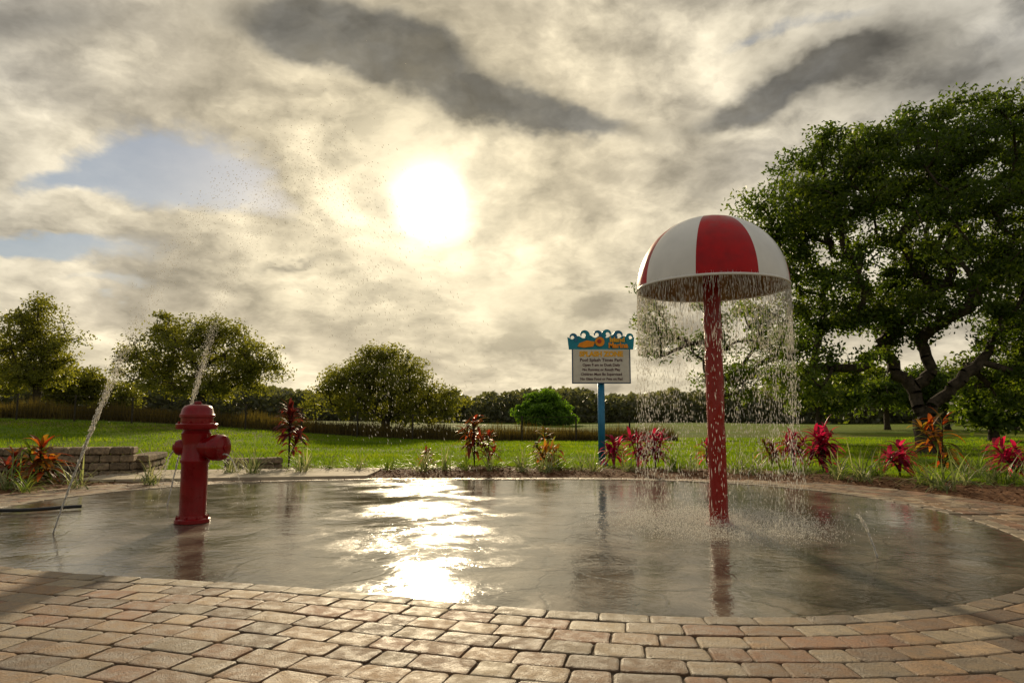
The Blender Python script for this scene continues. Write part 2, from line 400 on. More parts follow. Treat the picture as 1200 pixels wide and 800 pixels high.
def tube_segments(nodes,par,rad,sides=7):
    V=[];Fq=[]
    for i,p in enumerate(par):
        if p<0: continue
        a=nodes[p];b=nodes[i]; d=b-a; ln=d.length
        if ln<1e-4: continue
        q=d.to_track_quat('Z','Y'); ra=min(rad[p],rad[i]*1.35); rb=rad[i]; o=len(V)
        for c_,r_ in ((a-d*.03,ra),(b+d*.03,rb)):
            for s in range(sides):
                an=2*math.pi*s/sides; V.append(tuple(c_+q@Vector((r_*math.cos(an),r_*math.sin(an),0))))
        for s in range(sides): Fq.append((o+s,o+(s+1)%sides,o+sides+(s+1)%sides,o+sides+s))
    return V,Fq
def make_tree(name,label,base,trunk_h,blobs,ncl,nleaf,leaf,rtrunk,seed,clr,mat,cat="tree",group=None,limbs=(),lean=(0,0),surf=.45,expo=.5,maxr=9,zmin=.5):
    R=random.Random(seed); g=np.random.default_rng(seed)
    bx,by=base; bz=float(terr(bx,by))-.05
    root=bpy.data.objects.new(name,None); root.location=(bx,by,bz); link(root,None,label,cat,None,group)
    nodes=[Vector((0,0,0))];par=[-1]
    for k in range(1,6):
        f_=k/5; nodes.append(Vector((lean[0]*f_+R.uniform(-.04,.04)*trunk_h*.3,lean[1]*f_+R.uniform(-.04,.04)*trunk_h*.3,trunk_h*f_))); par.append(k-1)
    ws=np.array([b[3]*b[4]*b[5] for b in blobs])**.8; ws/=ws.sum()
    C=[]
    for k in range(ncl):
        b=blobs[g.choice(len(blobs),p=ws)]; d=g.normal(size=3); d/=np.linalg.norm(d); r=g.uniform(0,1)**surf
        p=np.array([b[0]+d[0]*b[3]*r,b[1]+d[1]*b[4]*r,b[2]+d[2]*b[5]*r])
        if p[2]<zmin: p[2]=zmin+g.uniform(0,.5)
        C.append(p)
    C=np.array(C)
    tips=[]
    top=np.array(nodes[-1])
    def grow(tgt,steps,sag,istip):
        T=Vector(tgt); arr=np.array([list(n) for n in nodes])
        dd=np.linalg.norm(arr-np.array(tgt),axis=1)+ .35*np.linalg.norm(arr-top,axis=1)*0.6
        dd[:4]+=50
        j=int(np.argmin(dd)); st=nodes[j]; ln=(T-st).length; prev=j
        for s in range(1,steps+1):
            f_=s/steps; p=st.lerp(T,f_)+Vector((R.gauss(0,1),R.gauss(0,1),R.gauss(0,.7)))*ln*.045*(f_<1)+Vector((0,0,math.sin(f_*math.pi)*ln*sag))
            nodes.append(p);par.append(prev);prev=len(nodes)-1
        if istip: tips.append(prev)
    for l in limbs: grow(l,6,-.06,False)
    order=np.argsort(np.linalg.norm(C-top,axis=1))
    for i in order: grow(C[i],3,.05,True)
    load=[0.0]*len(nodes)
    for tp in tips: load[tp]+=1
    for i in range(len(nodes)-1,0,-1): load[par[i]]+=load[i]
    k0=rtrunk/(max(load[0],1)**expo)
    rad=[max(.012,k0*(max(l,.25)**expo)) for l in load]
    rad=[r if i<6 else min(r,maxr) for i,r in enumerate(rad)]
    rad[0]*=1.45; rad[1]*=1.08
    V,Fq=tube_segments(nodes,par,rad,8)
    tr=mk("trunk",V,Fq,bark,True); link(tr,root)
    n=ncl*nleaf; cid=np.repeat(np.arange(ncl),nleaf); cs=g.uniform(.5,1.35,ncl)*clr
    d=g.normal(size=(n,3)); d/=np.linalg.norm(d,axis=1)[:,None]; r=g.uniform(0,1,n)**.6
    pos=C[cid]+d*r[:,None]*cs[cid][:,None]*np.array([1.15,1.15,.72])
    keep=pos[:,2]>min(.25,zmin); pos=pos[keep]; cid=cid[keep]
    n=len(pos)
    v,f=leafquads(pos,g.uniform(.6,1.2,n)*leaf,g.uniform(.3,.55,n)*leaf)
    ct=g.uniform(0,.5,ncl); tint=np.clip(ct[cid]+g.uniform(0,.5,n),0,1)
    cr=mk("crown",v,f,mat,tint=np.repeat(tint,4)); link(cr,root)
    return root
def blobs_px(d,base,L):
    out=[]
    for px,py,rx,ry in L:
        p=P(px,py,d); s=d/F
        out.append((p.x-base[0],0,p.z-float(terr(*base)),rx*s,rx*s*.95,ry*s))
    return out
# big oak
b=(P(1088,500,20).x,20.0)
L=blobs_px(20,b,[(1080,270,150,105),(1120,172,120,62),(1050,205,105,75),(950,240,75,65),(985,188,75,50),(905,255,42,42),(930,310,62,48),(1200,220,130,125),(1230,150,80,60),(965,365,80,48),(1150,350,110,60),(1215,400,100,50),(1040,370,80,42),(940,415,55,32),(1160,132,80,28),(1270,330,90,110),(920,455,50,24),(1225,450,70,34),(1185,425,55,30),(1000,420,50,26)])
def lp(px,py,dy=0):
    p=P(px,py,20+dy); return (p.x-b[0],dy,p.z)
make_tree("oak_tree","huge spreading live oak with dark green crown on lawn",b,1.0,L,700,200,.078,.36,3,.56,oakleaf,limbs=[lp(1068,450,.3),lp(1115,450,-.4),lp(1092,430,.1),lp(1030,400,.5),lp(975,430,-1),lp(1075,350,.3),lp(1110,330,0),lp(1000,310,1),lp(1160,400,-.5),lp(1200,330,1),lp(1120,220),lp(950,260)],lean=(-.05,0),expo=.46,maxr=.18)
b=(P(838,490,34).x,34.0)
make_tree("shade_tree","shade tree with open branches beyond the splash pad",b,1.8,blobs_px(34,b,[(790,395,45,35),(860,385,60,50),(757,365,22,18),(910,410,50,50),(742,340,14,9),(870,440,60,25)]),100,100,.11,.26,5,.75,oakleaf)
b=(P(452,500,38).x,38.0)
make_tree("shade_tree","low wide rounded tree beside the fence",b,.9,blobs_px(38,b,[(450,455,80,32),(392,468,36,26),(515,470,36,22),(455,430,48,22),(420,440,36,20),(475,485,60,12),(450,416,28,10)]),220,125,.10,.24,6,.7,lightleaf,expo=.44)
b=(P(236,480,42).x,42.0)
make_tree("shade_tree","broad rounded shade tree in the open field",b,1.3,blobs_px(42,b,[(235,415,80,35),(175,430,42,28),(295,430,42,28),(225,385,50,20),(270,388,35,16),(235,450,75,14),(160,415,25,16)]),240,120,.11,.28,8,.8,lightleaf,expo=.45)
b=(P(42,480,48).x,48.0)
make_tree("shade_tree","tall leafy tree standing alone in the field",b,2.0,blobs_px(48,b,[(40,385,38,28),(20,410,40,25),(65,410,34,24),(45,362,22,14),(40,440,50,14)]),160,110,.125,.28,9,.85,lightleaf,expo=.45)
for px,py,rx,ry,d,s in [(-30,430,50,40,55,21),(85,450,34,22,60,22),(130,462,26,14,66,23)]:
    b=(P(px,480,d).x,float(d))
    make_tree("shade_tree","leafy tree near the field edge",b,1.5,blobs_px(d,b,[(px,py,rx,ry),(px+rx*.5,py+ry*.3,rx*.6,ry*.6),(px-rx*.4,py+ry*.4,rx*.6,ry*.5)]),80,100,.2,.3,s,1.0,lightleaf,group="trees at the field edge")
b=(P(637,490,85).x,85.0)
make_tree("round_tree","bright green rounded tree in the distance",b,.3,blobs_px(85,b,[(637,476,27,17),(619,485,16,13),(656,486,15,12),(640,468,17,9),(637,493,31,6),(625,490,22,8),(650,491,22,8)]),190,130,.24,.2,12,.8,greenleaf,zmin=.15)
for px,py,rx,ry,d,s in [(960,455,50,30,48,31),(1040,455,60,30,52,32),(1110,455,50,30,50,33),(1190,450,60,40,46,34),(1164,470,30,28,30,35),(1260,430,60,50,40,36)]:
    b=(P(px,500,d).x,float(d))
    make_tree("shade_tree","dark leafy tree in the wood edge",b,2.0,blobs_px(d,b,[(px,py,rx,ry),(px+rx*.5,py+ry*.3,rx*.6,ry*.6),(px-rx*.4,py-ry*.2,rx*.6,ry*.6)]),85,100,.18,.2,s,.95,oakleaf,group="trees behind the oak")
# distant woods
n=130000; a=rng.uniform(-1.0,1.05,n); d=rng.uniform(150,195,n)
hgt_=np.array([mnoise.noise(Vector((x*9,0,0)))*1.6+mnoise.noise(Vector((x*42,3,0)))*1.2+mnoise.noise(Vector((x*130,3,0)))*.8 for x in a])
hh=7.0+hgt_+ 2.5*sm(.25,.6,a)
z=hh*rng.uniform(0,1,n)**.85
X=d*np.sin(a);Y=d*np.cos(a)
pos=np.column_stack([X,Y,terr(X,Y)+z])
v,f=leafquads(pos,rng.uniform(.35,.8,n),rng.uniform(.25,.5,n))
ct=np.array([mnoise.noise(Vector((x*30,y*.1,0)))*.6+.4 for x,y in zip(a,z)])
farwood_hazed=leafmat("far_wood_leaf_hazed",[(0,(.085,.09,.055)),(.5,(.12,.125,.075)),(1,(.16,.16,.095))],.4)  # leaf colours lightened to paint in the haze of distance
link(mk("distant_woods",v,f,farwood_hazed,tint=np.repeat(np.clip(ct+rng.uniform(-.2,.3,n),0,1),4)),kind="stuff",label="far hazy line of woods along the horizon",cat="woods")
# ---------------- grass blades
def grass_patch(name,label,X,Y,hlo,hhi,wmul,mat,tadd=0,lean=.03):
    n=len(X); Z=terr(X,Y); patch=np.array([mnoise.noise(Vector((x*.7,y*.7,0))) for x,y in zip(X,Y)])
    hg=rng.uniform(hlo,hhi,n)*(1+.9*np.clip(patch,0,1)); an=rng.uniform(0,np.pi,n)*.6-.9; wd=wmul*(.5+np.hypot(X,Y)/16)
    dx=np.cos(an)*wd;dy=np.sin(an)*wd; lx=rng.normal(0,lean,n);ly=rng.normal(0,lean,n)
    v=np.stack([np.column_stack([X-dx,Y-dy,Z-.01]),np.column_stack([X+dx,Y+dy,Z-.01]),np.column_stack([X+lx,Y+ly,Z+hg])],1).reshape(-1,3)
    link(mk(name,v,np.arange(n*3).reshape(n,3),mat,tint=np.repeat(np.clip(rng.uniform(0,.6,n)+patch*.5+tadd,0,1),3)),kind="stuff",label=label,cat="grass")
n=150000
a=rng.uniform(-.82,.82,n); d=13+ 28*rng.uniform(0,1,n)**1.6; X=d*np.sin(a);Y=d*np.cos(a)
patch=np.array([mnoise.noise(Vector((x*.35,y*.5,0))) for x,y in zip(X,Y)])
ii=((np.arctan2(Y-PC[1],X-PC[0])%(2*np.pi))/(2*np.pi)*NP).astype(int)%NP
k=(dist_out(X,Y)>BW[ii]-.15)&(patch>rng.uniform(-.7,.1,n))
grassm=leafmat("grass_blade",[(0,(.07,.12,.01)),(.5,(.125,.185,.014)),(1,(.20,.23,.022))],.58,.8,.02,1.8)
grass_patch("grass","short lawn grass blades",X[k],Y[k],.03,.08,.009,grassm)
drym=leafmat("dry_grass_blade",[(0,(.06,.045,.018)),(.5,(.11,.08,.028)),(1,(.17,.135,.04))],.4,.9,.02,1.3)
n=22000; s=rng.uniform(0,1,n); X=-32+40*s; Y=30.8+2.0*s+rng.uniform(.2,2.6,n)
grass_patch("tall_dry_grass","tall brown uncut grass along the fence",X,Y,.25,.7,.009,drym,0,.12)
# ---------------- plants
def blade(mb,base,dirv,length,width,arch,col,segs=6,fold=.25,tipcol=None):
    d=Vector(dirv).normalized(); hz=Vector((d.x,d.y,0)); 
    if hz.length<1e-3: hz=Vector((1,0,0))
    hz.normalize(); side=Vector((-hz.y,hz.x,0)); p=Vector(base); v=[];
    for s in range(segs+1):
        f_=s/segs; w_=width*(math.sin(math.pi*min(1,f_*.92+.08))**.8) if s<segs else 0.001
        up=side.cross(d).normalized()
        if up.z<0: up=-up
        v+= [tuple(p-side*w_+up*w_*fold),tuple(p),tuple(p+side*w_+up*w_*fold)]
        p=p+d*(length/segs); d=(d+Vector((0,0,-arch/segs))).normalized()
    f=[]
    for s in range(segs):
        o=s*3; f+=[(o,o+1,o+4,o+3),(o+1,o+2,o+5,o+4)]
    o=len(mb.v); mb.v+=v; mb.f+=[tuple(i+o for i in q) for q in f]; mb.m+=[0]*len(f)
    k=random.uniform(.55,1.15)
    for s in range(segs+1):
        f_=s/segs; c=col if tipcol is None else tuple(col[i]*(1-f_)+tipcol[i]*f_ for i in range(3)); mb.c+=[tuple(x*k for x in c)]*3
m,t,out=newmat("plant_leaf"); at=t.n('ShaderNodeAttribute',attribute_name='pcol').outputs['Color']
bb=prin(t,None,at,.45,.25); tr=t.n('ShaderNodeBsdfTranslucent'); t.set(tr.inputs[0],t.mix(1.0,at,(1.6,1.5,1.0),'MULTIPLY'))
mxx=t.n('ShaderNodeMixShader'); mxx.inputs[0].default_value=.55; t.nt.links.new(bb.outputs[0],mxx.inputs[1]); t.nt.links.new(tr.outputs[0],mxx.inputs[2]); t.nt.links.new(mxx.outputs[0],out.inputs[0]); plantm=m
PAL={'pink':[(.50,.012,.09),(.36,.01,.06),(.55,.03,.13),(.12,.012,.03),(.22,.015,.04)],
'dark':[(.10,.015,.015),(.15,.02,.02),(.06,.015,.012),(.20,.03,.025)],
'redor':[(.30,.04,.02),(.18,.025,.015),(.34,.09,.02),(.09,.05,.015),(.07,.09,.02)],
'orange':[(.52,.21,.015),(.40,.09,.015),(.48,.29,.03),(.10,.16,.02),(.08,.14,.02),(.08,.13,.02),(.38,.05,.015),(.15,.04,.015)],
'yel':[(.40,.25,.03),(.36,.11,.015),(.12,.18,.025),(.09,.15,.02),(.24,.05,.02)]}
DESC={'pink':"bright magenta leafed ti plant in mulch bed",'dark':"dark burgundy ti plant on thin canes",'redor':"rusty red leafed ti plant in mulch bed",'orange':"orange and green croton plant in mulch bed",'yel':"yellow orange croton plant in mulch bed"}
def ti_plant(px,py,toppy,pal,heads=3,scale=1.0):
    x,y=G(px,py); z=0.0
    ht=(P(px,toppy,y).z)*1.0
    mb=MB(); cols=PAL[pal]
    for h in range(heads):
        hh=ht*random.uniform(.3,.8) if h else ht*.74
        tx,ty=(random.uniform(-.24,.24),random.uniform(-.18,.18)) if h else (random.uniform(-.05,.05),0)
        tx*=scale;ty*=scale
        nseg=4
        for s in range(nseg):
            f0,f1=s/nseg,(s+1)/nseg
            a=Vector((tx*f0*f0,ty*f0*f0,hh*f0)); b2=Vector((tx*f1*f1,ty*f1*f1,hh*f1)); r=.012
            o=len(mb.v)
            for c_ in (a,b2):
                for q in range(5): mb.v.append((c_.x+r*math.cos(q*1.2566),c_.y+r*math.sin(q*1.2566),c_.z)); mb.c.append((.08,.05,.03))
            for q in range(5): mb.f.append((o+q,o+(q+1)%5,o+5+(q+1)%5,o+5+q)); mb.m.append(0)
        nl=random.randint(14,20)
        for q in range(nl):
            an=q*2.4+random.uniform(-.4,.4); f_=q/nl; el=-.05+1.25*f_+random.uniform(-.25,.25)
            zb=hh*(.55+.45*f_) ; ff=(zb/hh)**2
            ln=(.42-.14*f_)*random.uniform(.7,1.2)*scale
            blade(mb,(tx*ff,ty*ff,zb),(math.cos(an)*math.cos(el),math.sin(an)*math.cos(el),math.sin(el)),ln,random.uniform(.024,.042)*scale,random.uniform(.8,2.0),random.choice(cols),tipcol=random.choice(cols))
    o=mb.obj("ti_plant",plantm,True); o.location=(x,y,z); link(o,None,DESC[pal],"plant",None,"ornamental plants in the bed")
for a_ in [(45,568,506,'orange',6,1.1),(18,566,524,'redor',3,.9),(338,548,460,'dark',5,1.1),(556,546,472,'redor',4,1.1),(572,547,495,'redor',3,.8),(640,546,488,'yel',4,1.0),(720,547,504,'pink',4,.85),(746,546,500,'pink',4,.9),(768,548,495,'pink',5,1.0),(828,546,508,'pink',3,.9),(930,548,500,'pink',5,.95),(965,553,485,'pink',7,1.1),(1055,558,510,'pink',5,1.0),(1106,561,468,'orange',4,1.1),(1190,560,510,'pink',6,1.0),(1240,565,500,'orange',3,1),(905,548,510,'redor',4,.9),(640,551,518,'orange',4,.8),(500,548,522,'redor',3,.6)]: ti_plant(*a_)
def tuft(px,py,s=1.0,pal=0):
    x,y=G(px,py); mb=MB()
    cols=[(.14,.18,.07),(.23,.26,.13),(.10,.15,.04),(.32,.33,.20)] if pal==0 else [(.09,.16,.02),(.14,.22,.03),(.20,.25,.05)]
    s*=.92
    for q in range(random.randint(40,60)):
        an=random.uniform(0,6.283); el=random.uniform(.5,1.45)
        blade(mb,(random.gauss(0,.05)*s,random.gauss(0,.05)*s,0),(math.cos(an)*math.cos(el),math.sin(an)*math.cos(el),math.sin(el)),random.uniform(.3,.6)*s,random.uniform(.006,.010)*s,random.uniform(.8,2.4),random.choice(cols),5,.2)
    o=mb.obj("grass_tuft",plantm,True); o.location=(x,y,0); link(o,None,"arching variegated lilyturf clump in bark mulch" if pal==0 else "green strappy grass clump in bark mulch","plant",None,"lilyturf clumps in the bed")
TT=[(90,572,1.1,0),(176,568,1.1,0),(272,557,1.1,0),(298,558,1.2,0),(355,556,1.2,0),(385,552,.9,1),(495,554,1.2,0),(522,553,1.0,0),(575,553,1.0,0),(612,554,1.1,0),(640,555,1.2,0),(655,552,1.0,1),(680,553,.9,0),(696,554,1.1,0),(735,554,1,0),(790,554,1.1,1),(812,553,1.0,0),(862,556,1.2,0),(885,557,1.2,0),(915,557,1.0,1),(945,558,1.0,0),(985,563,1.2,0),(1012,565,1.3,0),(1030,560,1.0,1),(1085,570,1.1,1),(1105,575,1.35,0),(1130,570,1.2,0),(1165,566,.9,0),(1185,568,1.0,1),(5,574,1.1,0),(30,577,.9,1),(455,553,.9,1),(420,553,.9,0),(1145,560,1.0,1),(1215,572,1.2,0),(545,553,.9,1)]
for px,py,s,pl in TT: tuft(px,py,s,pl)
# ---------------- block wall
blockm,t,out=newmat("wall_block"); tc=t.n('ShaderNodeTexCoord').outputs['Object']; at=t.n('ShaderNodeAttribute',attribute_name='pcol').outputs['Color']
a=t.noise(tc,18,6,.7); prin(t,out,t.mix(1.0,at,t.mix(t.mr(a,.3,.7),(.5,.5,.5),(1.25,1.2,1.15)),'MULTIPLY'),.9,.15,t.bump(a,1,.03))
def wall(p0,p1,courses,label,hc=.15):
    mb=MB(); d=Vector((p1[0]-p0[0],p1[1]-p0[1],0)); ln=d.length; rot=math.atan2(d.y,d.x); d.normalize()
    for c in range(courses):
        s=-(.15 if c%2 else 0); 
        while s<ln:
            l=.3; s0=max(s,0); s1=min(s+l,ln)
            if s1-s0>.06:
                cx=p0[0]+d.x*(s0+s1)/2; cy=p0[1]+d.y*(s0+s1)/2; cap=c==courses-1
                k=random.uniform(.65,1.2)
                mb.add(*box(cx,cy,-.03+hc*(c+.5),s1-s0-.010,.30+(.05 if cap else random.uniform(-.02,.02)),hc-.008,.02,rot+random.uniform(-.02,.02)),c=(.27*k,.21*k,.14*k))
            s+=l
    link(mb.obj("block_wall",blockm),None,label,"wall")
wall(G(-60,562),G(158,557),4,"low retaining wall of rough tan concrete blocks",.13)
wall(G(160,556),G(184,549),3,"short block wall end beside the walkway",.12)
wall(G(262,550),G(330,548),2,"small block planter edge in mulch",.12)
# ---------------- fence
def fence(pA,pB,h,spacing,label,nw=6):
    root=bpy.data.objects.new("wire_fence",None); root.location=(pA[0],pA[1],float(terr(*pA))); link(root,None,label,"fence")
    d=Vector((pB[0]-pA[0],pB[1]-pA[1],0)); ln=d.length; d.normalize(); N=int(ln/spacing)
    def pz(s): return float(terr(pA[0]+d.x*s,pA[1]+d.y*s))-root.location.z
    post=lathe([(.04,-.1),(.04,h),(.03,h+.02)],8)
    base=mk("post",post[0],post[1],fencem,False)
    for i in range(N+1):
        s=i*spacing; o=base if i==0 else base.copy()
        o.location=(d.x*s,d.y*s,pz(s)); link(o,root)
    mb=MB()
    def wire(a,b,r=.007):
        u=Vector((0,0,r)); o=len(mb.v); mb.v+= [tuple(a-u),tuple(a+u),tuple(b+u),tuple(b-u)]; mb.f.append((o,o+1,o+2,o+3)); mb.m.append(0)
    for i in range(N):
        s0,s1=i*spacing,(i+1)*spacing
        for k in range(nw):
            z=.08+(h-.1)*k/(nw-1); wire(Vector((d.x*s0,d.y*s0,pz(s0)+z)),Vector((d.x*s1,d.y*s1,pz(s1)+z)),.010 if k in(0,nw-1) else .005)
        m_=int(spacing/.15)
        for k in range(1,m_):
            s=s0+spacing*k/m_; o=len(mb.v); a=Vector((d.x*s,d.y*s,pz(s)+.05)); e=d*.005
            mb.v+=[tuple(a-e),tuple(a+e),tuple(a+e+Vector((0,0,h-.08))),tuple(a-e+Vector((0,0,h-.08)))]; mb.f.append((o,o+1,o+2,o+3)); mb.m.append(0)
    link(mb.obj("wire_mesh",fencem),root)
fencem=simple("dark_metal",(.05,.042,.03),.9,.05)
fence((-32,30.0),(7.5,32),1.15,2.5,"long dark wire mesh fence across the field")
# ---------------- sign
SD=14.5; sx=P(704,440,SD).x
root=bpy.data.objects.new("park_sign",None); root.location=(sx,SD,-.03); link(root,None,"park rules sign on a blue post with wavy blue top","sign")
bluem=simple("blue_paint",(.01,.15,.28),.35,.4,.15,5,.1); boardm=simple("cream_board",(.62,.59,.49),.5,.4,.1,5,.1); tealm=simple("teal_paint",(.01,.24,.32),.45,.3,.15,6,.1); orangem=simple("orange_lettering",(.90,.30,.01),.5,.3,.1); inkm=simple("dark_lettering",(.09,.03,.04),.6,.3,.1)
navy=simple("navy_paint",(.01,.05,.11),.4,.5,.1); redl=simple("red_lettering",(.45,.05,.02),.5,.4,.1); goldm=simple("gold_lettering",(.85,.42,.02),.5,.3,.1)
def part(v,f,name,mat,loc=(0,0,0),smooth=False):
    o=mk(name,v,f,mat,smooth); o.location=loc; return link(o,root)
v,f=lathe([(.075,0),(.075,1.78)],20); part(v,f,"post",bluem,smooth=True)
v,f=lathe([(.13,.0),(.13,.05),(.08,.07)],20); part(v,f,"base_plate",bluem)
v,f=box(0,-.09,2.085,1.2,.04,.70,.004); part(v,f,"board",boardm)
mb=MB()
for x in(-.608,.608): mb.add(*box(x,-.09,2.085,.022,.05,.72,.003))
mb.add(*box(0,-.09,1.728,1.238,.05,.022,.003)); o=mb.obj("frame",navy); link(o,root)
def extr(outl,y0,y1):
    n=len(outl); v=[(x,y0,z) for x,z in outl]+[(x,y1,z) for x,z in outl]
    f=[tuple(range(n)),tuple(range(2*n-1,n-1,-1))]+[((i+1)%n,i,n+i,n+(i+1)%n) for i in range(n)]
    return v,f
outl=[(-.68,2.44),(.68,2.44)]
for x in np.linspace(.71,-.71,60): outl.append((x,2.68+.03*math.cos(x*26)+.04*math.cos(x*2.4)))
v,f=extr(outl,-.115,-.07); part(v,f,"crest",tealm)
for i,(cx,dzz,sc) in enumerate([(-.60,-.02,1.0),(-.36,.03,1.2),(-.08,.04,1.05),(.14,.05,1.15),(.38,.02,1.25),(.62,-.02,1.0)]):
    cz=2.715+dzz
    outer=[];inner=[]
    sgn=1 if i>=3 else -1
    for k in range(26):
        u=k/25; a=-1.0+u*4.6; r=.082*sc*(1-.35*u); wdt=.08*sc*(1-u)**.7+.006
        outer.append((cx-sgn*(r+wdt*.4)*math.cos(a),cz+(r+wdt*.4)*math.sin(a))); inner.append((cx-sgn*(r-wdt*.6)*math.cos(a),cz+(r-wdt*.6)*math.sin(a)))
    yo=.003*(i%2)
    n_=len(outer); vv=[(x,-.13-yo,z) for x,z in outer]+[(x,-.13-yo,z) for x,z in inner]+[(x,-.10,z) for x,z in outer]+[(x,-.10,z) for x,z in inner]
    ff=[]
    for k in range(n_-1):
        ff+=[(k,k+1,n_+k+1,n_+k),(2*n_+k+1,2*n_+k,3*n_+k,3*n_+k+1),(k+1,k,2*n_+k,2*n_+k+1),(n_+k,n_+k+1,3*n_+k+1,3*n_+k)]
    part(vv,ff,"wave_curl",bluem if i%2==0 else tealm)
def text(s,size,x,z,mat,y=-.117,align='CENTER',bold=.0,name="lettering",rot=0):
    c=bpy.data.curves.new("t",'FONT'); c.body=s; c.size=size; c.align_x=align; c.extrude=.002; c.offset=bold; c.resolution_u=3
    o=bpy.data.objects.new("t",c); scene.collection.objects.link(o); bpy.context.view_layer.update()
    me=bpy.data.meshes.new_from_object(o.evaluated_get(bpy.context.evaluated_depsgraph_get())); bpy.data.objects.remove(o)
    me.materials.clear(); me.materials.append(mat); q=bpy.data.objects.new(name,me); q.location=(x,y,z); q.rotation_euler=(math.pi/2,rot,0); link(q,root)
text("Island",.14,.34,2.60,goldm,-.139,bold=.006); text("Marina",.15,.36,2.475,orangem,-.139,bold=.007)
v,f=lathe([(.001,0),(.09,0),(.10,.008),(.10,.012)],20,Matrix.Translation((-.03,-.142,2.60))@Matrix.Rotation(math.pi/2,4,'X')); part(v,f,"emblem",orangem)
v,f=lathe([(.001,0),(.045,0),(.045,.008)],16,Matrix.Translation((-.04,-.156,2.61))@Matrix.Rotation(math.pi/2,4,'X')); part(v,f,"emblem_centre",redl)
v,f=extr([(-.50,2.50),(-.36,2.475),(-.17,2.50),(-.13,2.60),(-.30,2.63),(-.46,2.57)],-.140,-.116); part(v,f,"emblem_fin",orangem)
text("SPLASH ZONE",.145,0,2.295,goldm,-.114,bold=.008)
for i,(s,sz) in enumerate([("Pool Splash Times Park",.096),("Open 9 am to Dusk Daily",.076),("No Running or Rough Play",.074),("Children Must Be Supervised",.074),("No Glass Food or Pets on Pad",.072)]):
    text(s,sz,0,2.185-i*.098,inkm,-.114,bold=.0015)
# ---------------- mushroom fountain
def redpaint(name,col,rough=.25,flow=True,coat=.25,flow_hl=(.38,.03,.02),spec=.2):
    m,t,out=newmat(name); tc=t.n('ShaderNodeTexCoord').outputs['Object']
    n=t.noise(t.vm('MULTIPLY',tc,(1,1,.18)),32,6,.65,.6); n2=t.noise(tc,6,5,.6)
    c=t.mix(t.mr(n2,.3,.7),tuple(x*.75 for x in col),tuple(x*1.15 for x in col))
    if flow: c=t.mix(scl(t.mr(n,.52,.66),.55),c,flow_hl)  # brighter streaks: highlights of running water painted into the red
    prin(t,out,c,t.mr(n2,.3,.7,rough-.08,rough+.15),spec,t.bump(n,.8 if flow else .12,.025 if flow else .003),0,coat); return m
redpost=redpaint("red_wet_paint",(.22,.002,.003),.25,True,.18,(.36,.025,.015)); redgl=redpaint("red_gloss_paint",(.38,.002,.004),.4,False,.08)
whitep=simple("white_gloss_paint",(.68,.66,.62),.35,.4,.06,4,.06,.002,coat=.2); lining=simple("stained_lining",(.34,.23,.11),.5,.4,.3,5,.2)
root=bpy.data.objects.new("mushroom_fountain",None); root.location=(mx,my,0); link(root,None,"red and white striped mushroom umbrella fountain on red post","fountain")
ztop=P(845,256,my).z; RZ=2.17; RD=.69
v=[];f=[]
n=24; rows_=140
for j in range(rows_+1):
    z=(RZ+.35)*j/rows_
    for i in range(n):
        a=2*math.pi*i/n; r=.080+.006*mnoise.noise(Vector((math.cos(a)*3,math.sin(a)*3,z*4)))+.006*mnoise.noise(Vector((math.cos(a)*9,math.sin(a)*9,z*11)))
        v.append((r*math.cos(a),r*math.sin(a),z))
for j in range(rows_):
    for i in range(n): f.append((j*n+i,j*n+(i+1)%n,(j+1)*n+(i+1)%n,(j+1)*n+i))
part(v,f,"post",redpost,smooth=True)
v,f=lathe([(.13,0.001),(.13,.012),(.095,.018),(.085,.05)],24); part(v,f,"base_flange",redpost,smooth=False)
v,f=lathe([(.09,RZ+.28),(.16,RZ+.30),(.16,RZ+.35),(.09,RZ+.4)],24); part(v,f,"hub",redgl)
tocam=math.atan2(-my,-mx); NS=96; NR=26
hd=ztop-RZ
v=[];f=[];mi=[]
for j in range(NR+1):
    ph=j/NR*math.pi/2
    for i in range(NS):
        a=tocam+math.radians(-10.5)+2*math.pi*i/NS
        sc=math.cos(ph); rr_=RD*(sc**.94)
        seam=1-.006*(1 if i%12==0 else 0)
        v.append((rr_*math.cos(a)*seam,rr_*math.sin(a)*seam,RZ+hd*math.sin(ph)))
for j in range(NR):
    for i in range(NS):
        f.append((j*NS+i,j*NS+(i+1)%NS,(j+1)*NS+(i+1)%NS,(j+1)*NS+i)); mi.append(0 if (i//12)%2==0 else 1)
o=mk("canopy",v,f,[redgl,whitep],True,mi); link(o,root)
v2=[(x*.975,y*.975,RZ+(z-RZ)*.97) for x,y,z in v]; f2=[tuple(reversed(q)) for q in f]
link(mk("canopy_lining",v2,f2,lining,True),root)
v,f=lathe([(RD*.972,RZ-.004),(RD*1.006,RZ-.012),(RD*1.012,RZ+.004),(RD*1.0,RZ+.012)],96,cap=False); part(v,f,"rim",whitep,smooth=True)
